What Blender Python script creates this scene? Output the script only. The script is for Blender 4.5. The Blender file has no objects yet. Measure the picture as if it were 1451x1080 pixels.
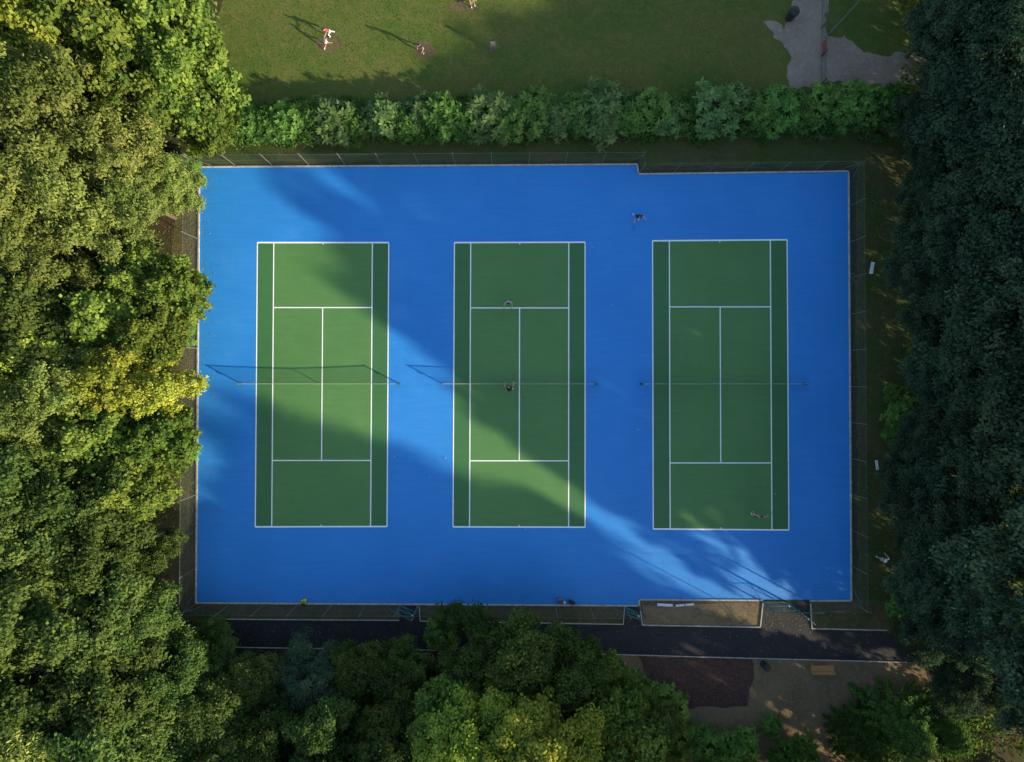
import bpy, bmesh, math, random
import numpy as np
from mathutils import Vector, Matrix, Quaternion
rad=math.radians
random.seed(5)
SC=16.9; CAMH=57.0
scene=bpy.context.scene
def W(u,v,z=0.0): return ((u-725.5)/SC,(540-v)/SC,z)

# ------------------------------------------------------------------ node helpers
def new_mat(name):
    m=bpy.data.materials.new(name); m.use_nodes=True
    nt=m.node_tree; b=nt.nodes['Principled BSDF']; b.inputs['Roughness'].default_value=.85
    b.inputs['Specular IOR Level'].default_value=.25
    return m,nt,b
def N(nt,t,**k):
    n=nt.nodes.new(t)
    for a,b in k.items(): setattr(n,a,b)
    return n
def noise(nt,scale,detail=6,rough=.6,vec=None):
    n=N(nt,'ShaderNodeTexNoise'); n.inputs['Scale'].default_value=scale; n.inputs['Detail'].default_value=detail
    n.inputs['Roughness'].default_value=rough
    if vec: nt.links.new(vec,n.inputs['Vector'])
    return n.outputs['Fac']
def ramp(nt,fac,stops):
    r=N(nt,'ShaderNodeValToRGB'); e=r.color_ramp.elements
    while len(e)<len(stops): e.new(.5)
    for i,(p,c) in enumerate(stops):
        e[i].position=p; e[i].color=(c[0],c[1],c[2],1) if not isinstance(c,(int,float)) else (c,c,c,1)
    nt.links.new(fac,r.inputs['Fac']); return r.outputs['Color']
def mix(nt,a,b,fac,bt='MIX'):
    m=N(nt,'ShaderNodeMix',data_type='RGBA',blend_type=bt)
    for s,v in ((m.inputs[0],fac),(m.inputs[6],a),(m.inputs[7],b)):
        if hasattr(v,'is_linked'): nt.links.new(v,s)
        elif isinstance(v,(int,float)) : s.default_value=v
        else: s.default_value=(v[0],v[1],v[2],1)
    return m.outputs[2]
def pos(nt,scale=(1,1,1)):
    g=N(nt,'ShaderNodeNewGeometry'); mp=N(nt,'ShaderNodeMapping'); mp.inputs['Scale'].default_value=scale
    nt.links.new(g.outputs['Position'],mp.inputs['Vector']); return mp.outputs['Vector']
def bump(nt,b,h,strength=.4,dist=.03):
    n=N(nt,'ShaderNodeBump'); n.inputs['Strength'].default_value=strength; n.inputs['Distance'].default_value=dist
    nt.links.new(h,n.inputs['Height']); nt.links.new(n.outputs['Normal'],b.inputs['Normal'])
def plain(name,col,rough=.7,metal=0,var=.15,sc=8):
    m,nt,b=new_mat(name)
    f=noise(nt,sc,4,.6,pos(nt))
    c=ramp(nt,f,[(.3,[x*(1-var) for x in col]),(.7,[min(1,x*(1+var)) for x in col])])
    nt.links.new(c,b.inputs['Base Color']); b.inputs['Roughness'].default_value=rough; b.inputs['Metallic'].default_value=metal
    return m

# ------------------------------------------------------------------ ground materials
def ground_mat(name,c1,c2,c3,s1=.25,s2=3,s3=30,bs=.6,bd=.05):
    m,nt,b=new_mat(name); p=pos(nt)
    a=noise(nt,s1,5,.6,p); d=noise(nt,s2,6,.7,p); e=noise(nt,s3,3,.7,p)
    c=mix(nt,c1,c2,ramp(nt,a,[(.38,0.),(.62,1.)]))
    c=mix(nt,c,c3,ramp(nt,d,[(.5,0.),(.75,1.)]))
    c=mix(nt,c,ramp(nt,e,[(.25,.45),(.75,1.0)]),.8,'MULTIPLY')
    nt.links.new(c,b.inputs['Base Color']); bump(nt,b,e,bs,bd); b.inputs['Roughness'].default_value=.95
    b.inputs['Specular IOR Level'].default_value=.1
    return m
M_soil=ground_mat('forest_floor',(.075,.055,.032),(.045,.06,.022),(.10,.075,.045),.18,1.6,14)
M_verge=ground_mat('verge_grass',(.065,.100,.026),(.10,.10,.04),(.05,.080,.022),.3,1.8,16)
M_dry=ground_mat('dry_verge',(.14,.11,.055),(.08,.09,.03),(.18,.14,.085),.5,2.4,16)
M_gravel=ground_mat('clearing_earth',(.26,.18,.105),(.18,.135,.075),(.33,.25,.16),.35,3,18)
M_mulch=ground_mat('bark_mulch',(.105,.058,.048),(.13,.078,.062),(.06,.038,.034),.5,6,22,1,.06)
M_sand=ground_mat('gravel_path',(.37,.295,.22),(.29,.23,.175),(.45,.37,.29),.4,3,24)
M_worn=ground_mat('worn_earth',(.16,.13,.065),(.11,.10,.045),(.19,.14,.09),1.2,4,20)
def lawn():
    m,nt,b=new_mat('mown_lawn'); p=pos(nt)
    a=noise(nt,.16,5,.6,p); d=noise(nt,1.4,8,.72,p); e=noise(nt,22,4,.75,p); h=noise(nt,6,5,.7,p)
    c=mix(nt,(.086,.142,.026),(.140,.152,.038),ramp(nt,a,[(.4,0.),(.62,1.)]))
    c=mix(nt,c,(.21,.17,.065),ramp(nt,d,[(.48,0.),(.76,.85)]))
    c=mix(nt,c,ramp(nt,h,[(.3,.72),(.7,1.1)]),1,'MULTIPLY')
    c=mix(nt,c,ramp(nt,e,[(.25,.4),(.75,1.1)]),.8,'MULTIPLY')
    nt.links.new(c,b.inputs['Base Color']); bump(nt,b,e,.8,.05); b.inputs['Roughness'].default_value=.9
    b.inputs['Specular IOR Level'].default_value=.1
    return m
M_lawn=lawn()
def acrylic(name,col,dark,rough=.60,worn=None):
    m,nt,b=new_mat(name)
    a=noise(nt,.12,5,.6,pos(nt)); d=noise(nt,1,7,.7,pos(nt,(.35,3.5,1))); e=noise(nt,60,3,.6,pos(nt)); s=noise(nt,2.2,8,.8,pos(nt))
    c=mix(nt,col,dark,ramp(nt,a,[(.35,0.),(.65,1.)]))
    c=mix(nt,c,ramp(nt,d,[(.3,.86),(.7,1.0)]),1,'MULTIPLY')
    c=mix(nt,c,ramp(nt,s,[(.25,.8),(.45,1.0)]),.7,'MULTIPLY')
    if worn: c=mix(nt,c,worn,ramp(nt,noise(nt,.45,8,.75,pos(nt,(1,.8,1))),[(.5,0.),(.75,.22)]))
    c=mix(nt,c,ramp(nt,e,[(.3,.85),(.7,1.0)]),1,'MULTIPLY')
    nt.links.new(c,b.inputs['Base Color']); b.inputs['Roughness'].default_value=rough; bump(nt,b,e,.25,.004)
    b.inputs['Specular IOR Level'].default_value=.45
    return m
M_blue=acrylic('blue_acrylic',(.022,.230,.64),(.016,.205,.58),worn=(.09,.29,.60))
M_green=acrylic('green_acrylic',(.085,.215,.056),(.070,.190,.050),worn=(.16,.24,.10))
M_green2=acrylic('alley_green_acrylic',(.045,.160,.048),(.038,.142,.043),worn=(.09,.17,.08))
M_white=plain('white_line_paint',(.78,.79,.78),.6,0,.06,3)
M_kerb=plain('concrete_kerb',(.38,.35,.30),.9,0,.3,3)
def asphalt():
    m,nt,b=new_mat('dark_asphalt'); p=pos(nt)
    a=noise(nt,.4,5,.6,p); e=noise(nt,45,3,.8,p); d=noise(nt,2.5,6,.75,p)
    c=mix(nt,(.022,.023,.026),(.036,.035,.035),ramp(nt,a,[(.35,0.),(.65,1.)]))
    c=mix(nt,c,(.07,.06,.045),ramp(nt,d,[(.62,0.),(.8,.7)]))
    c=mix(nt,c,ramp(nt,e,[(.3,.6),(.7,1.2)]),1,'MULTIPLY')
    nt.links.new(c,b.inputs['Base Color']); bump(nt,b,e,.5,.01); return m
M_asph=asphalt()
M_steel=plain('weathered_steel',(.15,.155,.15),.6,.2)
M_gsteel=plain('green_painted_steel',(.05,.10,.075),.5,.2)
M_dark=plain('dark_plastic',(.025,.027,.03),.5)
M_wood=plain('stained_timber',(.40,.21,.08),.6,0,.25,12)
M_red=plain('red_paint',(.35,.05,.05),.5)
M_ballc=plain('tennis_ball_felt',(.62,.72,.10),.9)
M_teal=plain('teal_paint',(.06,.22,.20),.5)
M_whitep=plain('white_plastic',(.72,.73,.72),.5)
M_band=plain('weathered_net_band',(.36,.38,.37),.7)
M_yel=plain('yellow_fabric',(.55,.48,.04),.8)
M_greyf=plain('grey_fabric',(.12,.13,.16),.85)

def lattice(name,pitch,w,col,diamond=True,rough=.5):
    m,nt,b=new_mat(name); b.inputs['Base Color'].default_value=(*col,1); b.inputs['Roughness'].default_value=rough
    uv=N(nt,'ShaderNodeUVMap'); sp=N(nt,'ShaderNodeSeparateXYZ'); nt.links.new(uv.outputs['UV'],sp.inputs[0])
    def mth(op,a,b2=None):
        n=N(nt,'ShaderNodeMath',operation=op)
        for i,v in enumerate((a,b2)):
            if v is None: continue
            if isinstance(v,(int,float)): n.inputs[i].default_value=v
            else: nt.links.new(v,n.inputs[i])
        return n.outputs[0]
    x,y=sp.outputs[0],sp.outputs[1]
    if diamond: x,y=mth('ADD',x,y),mth('SUBTRACT',x,y)
    fx=mth('LESS_THAN',mth('FRACT',mth('DIVIDE',x,pitch)),w); fy=mth('LESS_THAN',mth('FRACT',mth('DIVIDE',y,pitch)),w)
    al=mth('MAXIMUM',fx,fy)
    nt.links.new(al,b.inputs['Alpha']); return m
M_chain=lattice('chain_link_wire',.07,.06,(.07,.09,.08))
M_net=lattice('tennis_net_cord',.045,.14,(.015,.02,.02),False)

# ------------------------------------------------------------------ mesh helpers
def link(o,parent=None):
    scene.collection.objects.link(o)
    if parent: o.parent=parent
    return o
def mesh_obj(name,verts,faces,mats,parent=None,midx=None,smooth=False):
    me=bpy.data.meshes.new(name); me.from_pydata([tuple(v) for v in verts],[],faces)
    for m in (mats if isinstance(mats,(list,tuple)) else [mats]): me.materials.append(m)
    if midx is not None: me.polygons.foreach_set('material_index',midx)
    if smooth: me.polygons.foreach_set('use_smooth',[True]*len(me.polygons))
    me.update(); return link(bpy.data.objects.new(name,me),parent)
def quadmesh(name,V,F,mats,midx=None,tint=None):
    V=np.asarray(V,dtype=np.float32); F=np.asarray(F,dtype=np.int32)
    me=bpy.data.meshes.new(name)
    me.vertices.add(len(V)); me.vertices.foreach_set('co',V.ravel())
    n=len(F); me.loops.add(4*n); me.loops.foreach_set('vertex_index',F.ravel())
    me.polygons.add(n); me.polygons.foreach_set('loop_start',np.arange(n,dtype=np.int32)*4)
    for m in mats: me.materials.append(m)
    if midx is not None: me.polygons.foreach_set('material_index',np.asarray(midx,dtype=np.int32))
    me.update(calc_edges=True)
    if tint is not None:
        a=me.attributes.new('tint','FLOAT','FACE'); a.data.foreach_set('value',np.asarray(tint,dtype=np.float32))
    return me
def empty(name,loc=(0,0,0)):
    e=bpy.data.objects.new(name,None); e.location=loc; e.empty_display_size=.3; scene.collection.objects.link(e); return e
def poly(name,pts,z,mat,jit=0,step=14,parent=None):
    out=[]; r=random.Random(len(pts)*7+int(pts[0][0]))
    for i,a in enumerate(pts):
        b=pts[(i+1)%len(pts)]
        if jit==0: out.append(a); continue
        L=math.hypot(b[0]-a[0],b[1]-a[1]); k=max(1,int(L/step))
        for j in range(k):
            t=j/k; out.append((a[0]+(b[0]-a[0])*t+r.uniform(-jit,jit),a[1]+(b[1]-a[1])*t+r.uniform(-jit,jit)))
    bm=bmesh.new(); vs=[bm.verts.new(W(u,v,z)) for u,v in out]; f=bm.faces.new(vs)
    bmesh.ops.triangulate(bm,faces=[f]); 
    for f in bm.faces:
        f.normal_update()
        if f.normal.z<0: f.normal_flip()
    me=bpy.data.meshes.new(name); bm.to_mesh(me); bm.free(); me.materials.append(mat)
    return link(bpy.data.objects.new(name,me),parent)
class MB:
    def __init__(s): s.v=[];s.f=[];s.m=[]
    def box(s,c,d,m=0,rot=0,R=None):
        o=len(s.v); cr,sr=math.cos(rot),math.sin(rot)
        for x in(-.5,.5):
            for y in(-.5,.5):
                for z in(-.5,.5):
                    p=Vector((x*d[0],y*d[1],z*d[2]))
                    p=R@p if R else Vector((p.x*cr-p.y*sr,p.x*sr+p.y*cr,p.z))
                    s.v.append((c[0]+p.x,c[1]+p.y,c[2]+p.z))
        for f in((0,1,3,2),(4,6,7,5),(0,4,5,1),(2,3,7,6),(0,2,6,4),(1,5,7,3)): s.f.append(tuple(o+i for i in f)); s.m.append(m)
    def tube(s,pts,rs,m=0,n=8,cap=True):
        pts=[Vector(p) for p in pts]; o=len(s.v)
        if isinstance(rs,(int,float)): rs=[rs]*len(pts)
        for i,p in enumerate(pts):
            d=(pts[min(i+1,len(pts)-1)]-pts[max(i-1,0)]).normalized()
            a=d.orthogonal().normalized() if abs(d.z)<.99 else Vector((1,0,0)); a=(a-d*a.dot(d)).normalized(); b=d.cross(a)
            for k in range(n):
                t=2*math.pi*k/n; q=p+(a*math.cos(t)+b*math.sin(t))*rs[i]; s.v.append(tuple(q))
        for i in range(len(pts)-1):
            for k in range(n):
                s.f.append((o+i*n+k,o+i*n+(k+1)%n,o+(i+1)*n+(k+1)%n,o+(i+1)*n+k)); s.m.append(m)
        if cap:
            s.f.append(tuple(o+k for k in range(n))[::-1]); s.m.append(m)
            e=o+(len(pts)-1)*n; s.f.append(tuple(e+k for k in range(n))); s.m.append(m)
    def ell(s,c,r,m=0,nu=12,nv=8,R=None,zmin=-1):
        o=len(s.v)
        for j in range(nv+1):
            ph=-math.pi/2+math.pi*j/nv
            z=max(math.sin(ph),zmin); cc=math.cos(ph)
            for i in range(nu):
                t=2*math.pi*i/nu; p=Vector((cc*math.cos(t)*r[0],cc*math.sin(t)*r[1],z*r[2]))
                if R: p=R@p
                s.v.append((c[0]+p.x,c[1]+p.y,c[2]+p.z))
        for j in range(nv):
            for i in range(nu):
                s.f.append((o+j*nu+i,o+j*nu+(i+1)%nu,o+(j+1)*nu+(i+1)%nu,o+(j+1)*nu+i)); s.m.append(m)
    def obj(s,name,mats,parent=None,smooth=False): return mesh_obj(name,s.v,s.f,mats,parent,s.m,smooth)

# ------------------------------------------------------------------ ground sheets
mesh_obj('ground',[(-700,-700,0),(700,-700,0),(700,700,0),(-700,700,0)],[(0,1,2,3)],M_soil)
poly('lawn',[(285,150),(300,60),(330,-60),(250,-500),(1500,-500),(1320,-60),(1330,60),(1300,130),(1200,185),(1100,180),(900,175),(600,175)],.004,M_lawn,3)
poly('grass_verge',[(268,232),(262,196),(700,182),(1290,176),(1300,300),(1290,500),(1290,700),(1262,900),(1206,900),(1214,800),(1214,236),(905,236),(905,228),(700,230)],.006,M_verge,3)
poly('leaf_litter_verge',[(262,232),(284,232),(279,880),(225,890),(222,700),(240,560),(236,400)],.006,M_dry,3)
poly('planting_strip',[(279,850),(1255,850),(1262,896),(900,890),(600,885),(275,882)],.007,M_dry,0)
poly('clearing',[(850,922),(1000,926),(1305,934),(1330,1000),(1290,1120),(960,1120),(880,1000)],.008,M_gravel,3)
poly('mulch_bed',[(905,930),(1066,932),(1068,960),(1058,1000),(965,1004),(925,975)],.012,M_mulch,2,8)
poly('gravel_strip',[(911,859),(1079,853),(1076,887),(912,884)],.012,M_gravel,0)
poly('asphalt_path',[(288,878),(566,880),(595,881),(884,886),(1080,889),(1150,892),(1256,894),(1270,912),(1310,938),(1000,930),(850,926),(600,920),(316,916)],.016,M_asph)
poly('gate_apron',[(1080,851),(1147,851),(1150,893),(1078,890)],.020,M_asph)
poly('gate_apron',[(568,856),(593,856),(595,882),(566,882)],.020,M_asph)
poly('gate_apron',[(886,857),(904,857),(909,888),(884,888)],.020,M_asph)
poly('gravel_path',[(1083,28),(1100,30),(1112,42),(1122,20),(1122,-60),(1156,-200),(1180,-60),(1170,20),(1172,54),(1196,52),(1225,72),(1250,80),(1290,72),(1345,84),(1400,96),(1400,112),(1330,120),(1250,122),(1180,116),(1118,128),(1116,100),(1122,78),(1098,52)],.010,M_sand,3,6)
poly('gravel_path',[(1270,1010),(1300,1000),(1330,1060),(1360,1200),(1280,1200)],.012,M_sand,2,9)
for c,(rx,ry) in (((467,62),(20,13)),((601,72),(16,14)),((700,68),(7,9)),((655,10),(22,8))):
    poly('worn_patch',[(c[0]+rx*math.cos(t*.5236),c[1]+ry*math.sin(t*.5236)) for t in range(12)],.009,M_worn,2.2,4)

# court surface
court_out=[(284,238),(902,234.5),(904,248),(1201,244),(1205,850),(905,848.5),(905,857),(279,853)]
slab=poly('tennis_court_surface',court_out,.03,M_blue)
def lerp(a,b,t): return (a[0]+(b[0]-a[0])*t,a[1]+(b[1]-a[1])*t)
def line(mb,a,b,w,z=.042,ext=True):
    A=Vector(W(*a,z)); B=Vector(W(*b,z)); d=(B-A).normalized(); n=Vector((-d.y,d.x,0))*w/2
    o=len(mb.v); mb.v+= [tuple(A-n),tuple(B-n),tuple(B+n),tuple(A+n)]; mb.f.append((o,o+1,o+2,o+3)); mb.m.append(0)
courts=[((365,344),(551,344),(548.5,746),(362,746.5),436,652.5,544,(342,566)),
        ((644,344),(829,343.5),(829,747),(642,746.5),436.5,653,544,(627,844)),
        ((924.5,341.5),(1115,340),(1117.5,751),(925.5,749.5),435,656,544,(908,1138))]
def at(c,fx,y):
    L=lerp(c[0],c[3],(y-c[0][1])/(c[3][1]-c[0][1])); R_=lerp(c[1],c[2],(y-c[1][1])/(c[2][1]-c[1][1])); return (lerp(L,R_,fx)[0],y)
def atv(c,fx,fy): return lerp(lerp(c[0],c[1],fx),lerp(c[3],c[2],fx),fy)
s=.1247
for c in courts:
    E=empty('tennis_court',W((c[0][0]+c[2][0])/2,544,0)); 
    def loc(o):
        o.parent=E; o.matrix_parent_inverse=Matrix.Translation(-Vector(E.location)); return o
    loc(poly('playing_surface',[atv(c,s,0),atv(c,1-s,0),atv(c,1-s,1),atv(c,s,1)],.034,M_green))
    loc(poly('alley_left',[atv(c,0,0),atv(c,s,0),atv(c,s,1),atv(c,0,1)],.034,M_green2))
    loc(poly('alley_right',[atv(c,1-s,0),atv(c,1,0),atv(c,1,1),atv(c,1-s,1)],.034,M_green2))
    mb=MB(); w=.075
    line(mb,atv(c,0,0),atv(c,1,0),.12,.038); line(mb,atv(c,0,1),atv(c,1,1),.12,.038)
    for f in (0,s,1-s,1): line(mb,atv(c,f,0),atv(c,f,1),.085,.042)
    line(mb,at(c,s,c[4]),at(c,1-s,c[4]),.085,.046); line(mb,at(c,s,c[5]),at(c,1-s,c[5]),.085,.046)
    line(mb,at(c,.5,c[4]),at(c,.5,c[5]),.085,.050)
    for y,dy in ((0,3),(1,-3)):
        a=atv(c,.5,y); line(mb,a,(a[0],a[1]+dy),.07,.050)
    loc(mb.obj('court_lines',M_white))
    # net
    x0,x1=c[7]; A=Vector(W(x0,c[6],0)); B=Vector(W(x1,c[6],0)); mid=(A+B)/2
    Enet=empty('tennis_net',mid)
    mb=MB()
    for P in (A,B):
        p=P-mid; mb.tube([p+Vector((0,0,.02)),p+Vector((0,0,1.10))],.05,0,10); mb.ell(p+Vector((0,0,1.10)),(.055,.055,.03),0)
        mb.box(p+Vector((.0,-.08,.72)),(.09,.08,.14),0); mb.box(p+Vector((0,0,.035)),(.18,.18,.02),0)
    mb.obj('net_posts',[M_gsteel],Enet)
    K=24; vs=[];fs=[];uvs=[]; L=(B-A).length
    for i in range(K+1):
        t=i/K; x=-L/2+L*t; h=.914+(1.07-.914)*(abs(2*t-1)**1.3); vs+=[(x,0,.05),(x,0,h)]; uvs+=[(x,0),(x,h)]
    for i in range(K): fs.append((2*i,2*i+2,2*i+3,2*i+1))
    o=mesh_obj('net_mesh',vs,fs,M_net,Enet); uv=o.data.uv_layers.new(name='UVMap')
    for l in o.data.loops: uv.data[l.index].uv=uvs[l.vertex_index]
    mb=MB()
    for i in range(K):
        a=Vector(vs[2*i+1]); b=Vector(vs[2*i+3]); cc=(a+b)/2; an=math.atan2(b.z-a.z,b.x-a.x)
        mb.box(cc,((b-a).length,.03,.06),0,R=Matrix.Rotation(-an,3,'Y'))
    mb.box((0,0,.47),(.06,.04,.86),0)
    mb.obj('headband_and_centre_strap',[M_band],Enet)

# kerb round court
def strip(name,pts,w,z0,z1,mat,closed=False,parent=None):
    mb=MB(); k=len(pts)
    for i in range(k if closed else k-1):
        a=Vector(W(*pts[i])); b=Vector(W(*pts[(i+1)%k])); d=b-a; L=d.length
        nb=max(1,int(L/.95))
        for j in range(nb):
            c=a+d*((j+.5)/nb)
            mb.box((c.x,c.y,(z0+z1)/2+random.uniform(-.004,.004)),(L/nb-.012,w,z1-z0),0,math.atan2(d.y,d.x))
    return mb.obj(name,[mat],parent)
strip('court_kerb',[(283,237),(902.5,233.2),(904.7,247),(1202,243),(1206,851),(1147,851.2)],.12,0,.10,M_kerb)
strip('court_kerb',[(1081,850.5),(905.8,849.7),(905.8,858.2),(278,854.2),(283,237)],.12,0,.10,M_kerb)
strip('path_kerb',[(288,877),(566,879)],.06,0,.09,M_kerb)
strip('path_kerb',[(594,858),(595.5,880),(883,884.5),(885,858)],.07,0,.09,M_kerb)
strip('path_kerb',[(907,860),(910,885.5),(1077,888.5),(1081,852)],.09,0,.10,M_kerb)
strip('path_kerb',[(1148,852),(1150,890.5),(1256,893)],.08,0,.10,M_kerb)
strip('path_kerb',[(850,926.7),(1000,931),(1290,938.5)],.06,0,.08,M_kerb)
strip('path_kerb',[(318,917),(600,921),(850,926.7)],.06,0,.08,M_kerb)

# ------------------------------------------------------------------ fences
def fence(name,pts,h=2.75,post=3.05,mat=M_steel,stay=False,chain=M_chain):
    o0=Vector(W(*pts[0])); E=empty(name,o0); mb=MB(); V=[];F=[];UV=[]; run=0
    for i in range(len(pts)-1):
        a=Vector(W(*pts[i]))-o0; b=Vector(W(*pts[i+1]))-o0; d=b-a; L=d.length; n=max(1,round(L/post)); u=d.normalized()
        nn=Vector((-u.y,u.x,0))
        for j in range(n+1):
            p=a+d*(j/n)+Vector((random.uniform(-.02,.02),random.uniform(-.02,.02),0))
            mb.tube([p,p+Vector((random.uniform(-.03,.03),random.uniform(-.03,.03),h+.05))],.03,0,8)
            if (j==0 or j==n) and L>6:
                q=p+u*(1.1 if j==0 else -1.1); mb.tube([q,p+Vector((0,0,h*.75))],.018,0,6)
        for z in (.12,h*.5,h): 
            mb.tube([a+Vector((0,0,z))+nn*.04,b+Vector((0,0,z))+nn*.04],.004 if z<h else .007,0,5)
        k=len(V); V+= [a+nn*.045+Vector((0,0,.05)),b+nn*.045+Vector((0,0,.05)),b+nn*.045+Vector((0,0,h)),a+nn*.045+Vector((0,0,h))]
        F.append((k,k+1,k+2,k+3)); UV+=[(run,0),(run+L,0),(run+L,h),(run,h)]; run+=L
    mb.obj('posts_and_rails',[mat],E)
    o=mesh_obj('chain_link_mesh',V,F,chain,E); uv=o.data.uv_layers.new(name='UVMap')
    for l in o.data.loops: uv.data[l.index].uv=UV[l.vertex_index]
    return E
fence('chain_link_fence',[(906,245),(905,231),(281,234.5),(276,857),(567,858)])
fence('chain_link_fence',[(593,858.5),(885,861)])
fence('chain_link_fence',[(908,850.5),(1080,853)])
fence('chain_link_fence',[(1148,854),(1209,854),(1204,241),(906,245)],2.4)
def gate(u0,v0,u1,v1,h=2.1,ang=25):
    a=Vector(W(u0,v0)); b=Vector(W(u1,v1)); L=(b-a).length; E=empty('court_gate',a); E.rotation_euler.z=math.atan2(b.y-a.y,b.x-a.x)
    mb=MB(); mb.tube([(0,0,0),(0,0,h+.5)],.05); mb.tube([(L,0,0),(L,0,h+.5)],.05); mb.tube([(0,0,h+.5),(L,0,h+.5)],.035); mb.obj('gate_frame',[M_gsteel],E)
    mb=MB(); l=L-.14; ca,sa=math.cos(rad(-ang)),math.sin(rad(-ang))
    g=lambda x,z:(.07+x*ca,x*sa,z)
    mb.tube([g(0,.1),g(l,.1),g(l,h),g(0,h),g(0,.1)],.028,0); mb.tube([g(0,h*.5),g(l,h*.5)],.022,0); mb.tube([g(0,.1),g(l,h*.5)],.015,0)
    mb.box(g(l-.1,1.05),(.06,.1,.18),1)
    mb.obj('gate_leaf',[M_teal,M_whitep],E)
    o=mesh_obj('gate_mesh',[g(0,.1),g(l,.1),g(l,h),g(0,h)],[(0,1,2,3)],M_chain,E); uv=o.data.uv_layers.new(name='UVMap')
    for i,c in enumerate([(0,0),(l,0),(l,h),(0,h)]): uv.data[i].uv=c
gate(568,858,592,858); gate(886,860.5,906,860.5); gate(1081,853,1114,853,2.2,0); gate(1115,853,1147,853,2.2,40)

# ------------------------------------------------------------------ foliage
def leaf_mat(name,c1,c2,trans=.35):
    m=bpy.data.materials.new(name); m.use_nodes=True; nt=m.node_tree; nt.nodes.clear()
    out=N(nt,'ShaderNodeOutputMaterial'); at_=N(nt,'ShaderNodeAttribute',attribute_name='tint'); oi=N(nt,'ShaderNodeObjectInfo')
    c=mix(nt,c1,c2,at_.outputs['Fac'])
    hs=N(nt,'ShaderNodeHueSaturation')
    mr=N(nt,'ShaderNodeMapRange'); mr.inputs['To Min'].default_value=.488; mr.inputs['To Max'].default_value=.520; nt.links.new(oi.outputs['Random'],mr.inputs['Value'])
    nt.links.new(mr.outputs[0],hs.inputs['Hue']); hs.inputs['Saturation'].default_value=.95
    mu=N(nt,'ShaderNodeMath',operation='MULTIPLY'); mu.inputs[1].default_value=7.31; nt.links.new(oi.outputs['Random'],mu.inputs[0])
    fr=N(nt,'ShaderNodeMath',operation='FRACT'); nt.links.new(mu.outputs[0],fr.inputs[0])
    mv=N(nt,'ShaderNodeMapRange'); mv.inputs['To Min'].default_value=.70; mv.inputs['To Max'].default_value=1.35; nt.links.new(fr.outputs[0],mv.inputs['Value'])
    nt.links.new(mv.outputs[0],hs.inputs['Value']); nt.links.new(c,hs.inputs['Color'])
    b=N(nt,'ShaderNodeBsdfDiffuse')
    nt.links.new(hs.outputs[0],b.inputs['Color'])
    t=N(nt,'ShaderNodeBsdfTranslucent'); tc=mix(nt,hs.outputs[0],(1.25,1.25,.5),1.0,'MULTIPLY'); nt.links.new(tc,t.inputs['Color'])
    ms=N(nt,'ShaderNodeMixShader'); ms.inputs[0].default_value=trans
    nt.links.new(b.outputs[0],ms.inputs[1]); nt.links.new(t.outputs[0],ms.inputs[2]); nt.links.new(ms.outputs[0],out.inputs['Surface'])
    return m
L_ash=leaf_mat('ash_leaves',(.105,.152,.030),(.25,.280,.065))
L_syc=leaf_mat('sycamore_leaves',(.058,.112,.018),(.18,.230,.034))
L_oak=leaf_mat('oak_leaves',(.034,.072,.018),(.110,.150,.032))
L_yel=leaf_mat('lime_leaves',(.13,.185,.022),(.33,.36,.040))
L_cold=leaf_mat('shade_tinted_leaves',(.026,.056,.034),(.074,.114,.058),.25)  # dark bluish base; the shade on the right-hand trees is put into the colour
L_con=leaf_mat('conifer_needles',(.030,.070,.016),(.065,.120,.022),.15)
L_hedge=leaf_mat('laurel_leaves',(.036,.098,.018),(.12,.21,.038),.25)
L_hblue=leaf_mat('viburnum_leaves',(.048,.105,.030),(.17,.26,.080),.25)
L_grass=leaf_mat('grass_blades',(.065,.10,.02),(.16,.16,.045),.3)
M_bark=plain('bark',(.10,.08,.055),.95,0,.35,6)

def unit(a): return a/np.maximum(np.linalg.norm(a,axis=-1,keepdims=True),1e-9)
def leaves(C,Nn,ln,wd,rng,fold=.0):
    n=len(C); Nn=unit(Nn); r=unit(rng.normal(size=(n,3))); t=unit(np.cross(Nn,r)); b=np.cross(Nn,t)
    L=(ln*rng.uniform(.6,1.25,n))[:,None]; Wd=(wd*rng.uniform(.6,1.25,n))[:,None]
    V=np.stack([C-t*L*.5,C+b*Wd*.5+Nn*Wd*.12-t*L*.05,C+t*L*.5,C-b*Wd*.5+Nn*Wd*.12-t*L*.05],axis=1).reshape(-1,3)
    return V,np.arange(4*n).reshape(-1,4)
def clumps(CC,cr,n,ln,wd,rng,flat=.75,up=.45,jit=.6,zlow=-.35):
    m=len(CC); k=m*n
    d=unit(rng.normal(size=(k,3))); d[:,2]=np.where(d[:,2]<zlow,-d[:,2],d[:,2])
    R=np.repeat(cr,n)[:,None]; rr=rng.uniform(.45,1.08,k)[:,None]
    P=np.repeat(CC,n,axis=0)+d*R*rr*np.array([1,1,flat])
    V,F=leaves(P,d*.8+np.array([0,0,up])+rng.normal(size=(k,3))*jit,ln,wd,rng)
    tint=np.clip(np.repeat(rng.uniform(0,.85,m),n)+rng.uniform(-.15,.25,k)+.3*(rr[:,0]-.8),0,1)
    return V,F,tint
def nptube(pts,rs,n=6):
    mb=MB(); mb.tube(pts,rs,0,n,False); return np.array(mb.v),np.array(mb.f)
def merge(parts):
    V=[];F=[];M=[];T=[];o=0
    for v,f,m,t in parts:
        V.append(v);F.append(f+o);M.append(np.full(len(f),m));T.append(t if t is not None else np.zeros(len(f)));o+=len(v)
    return np.concatenate(V),np.concatenate(F),np.concatenate(M),np.concatenate(T)
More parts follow.
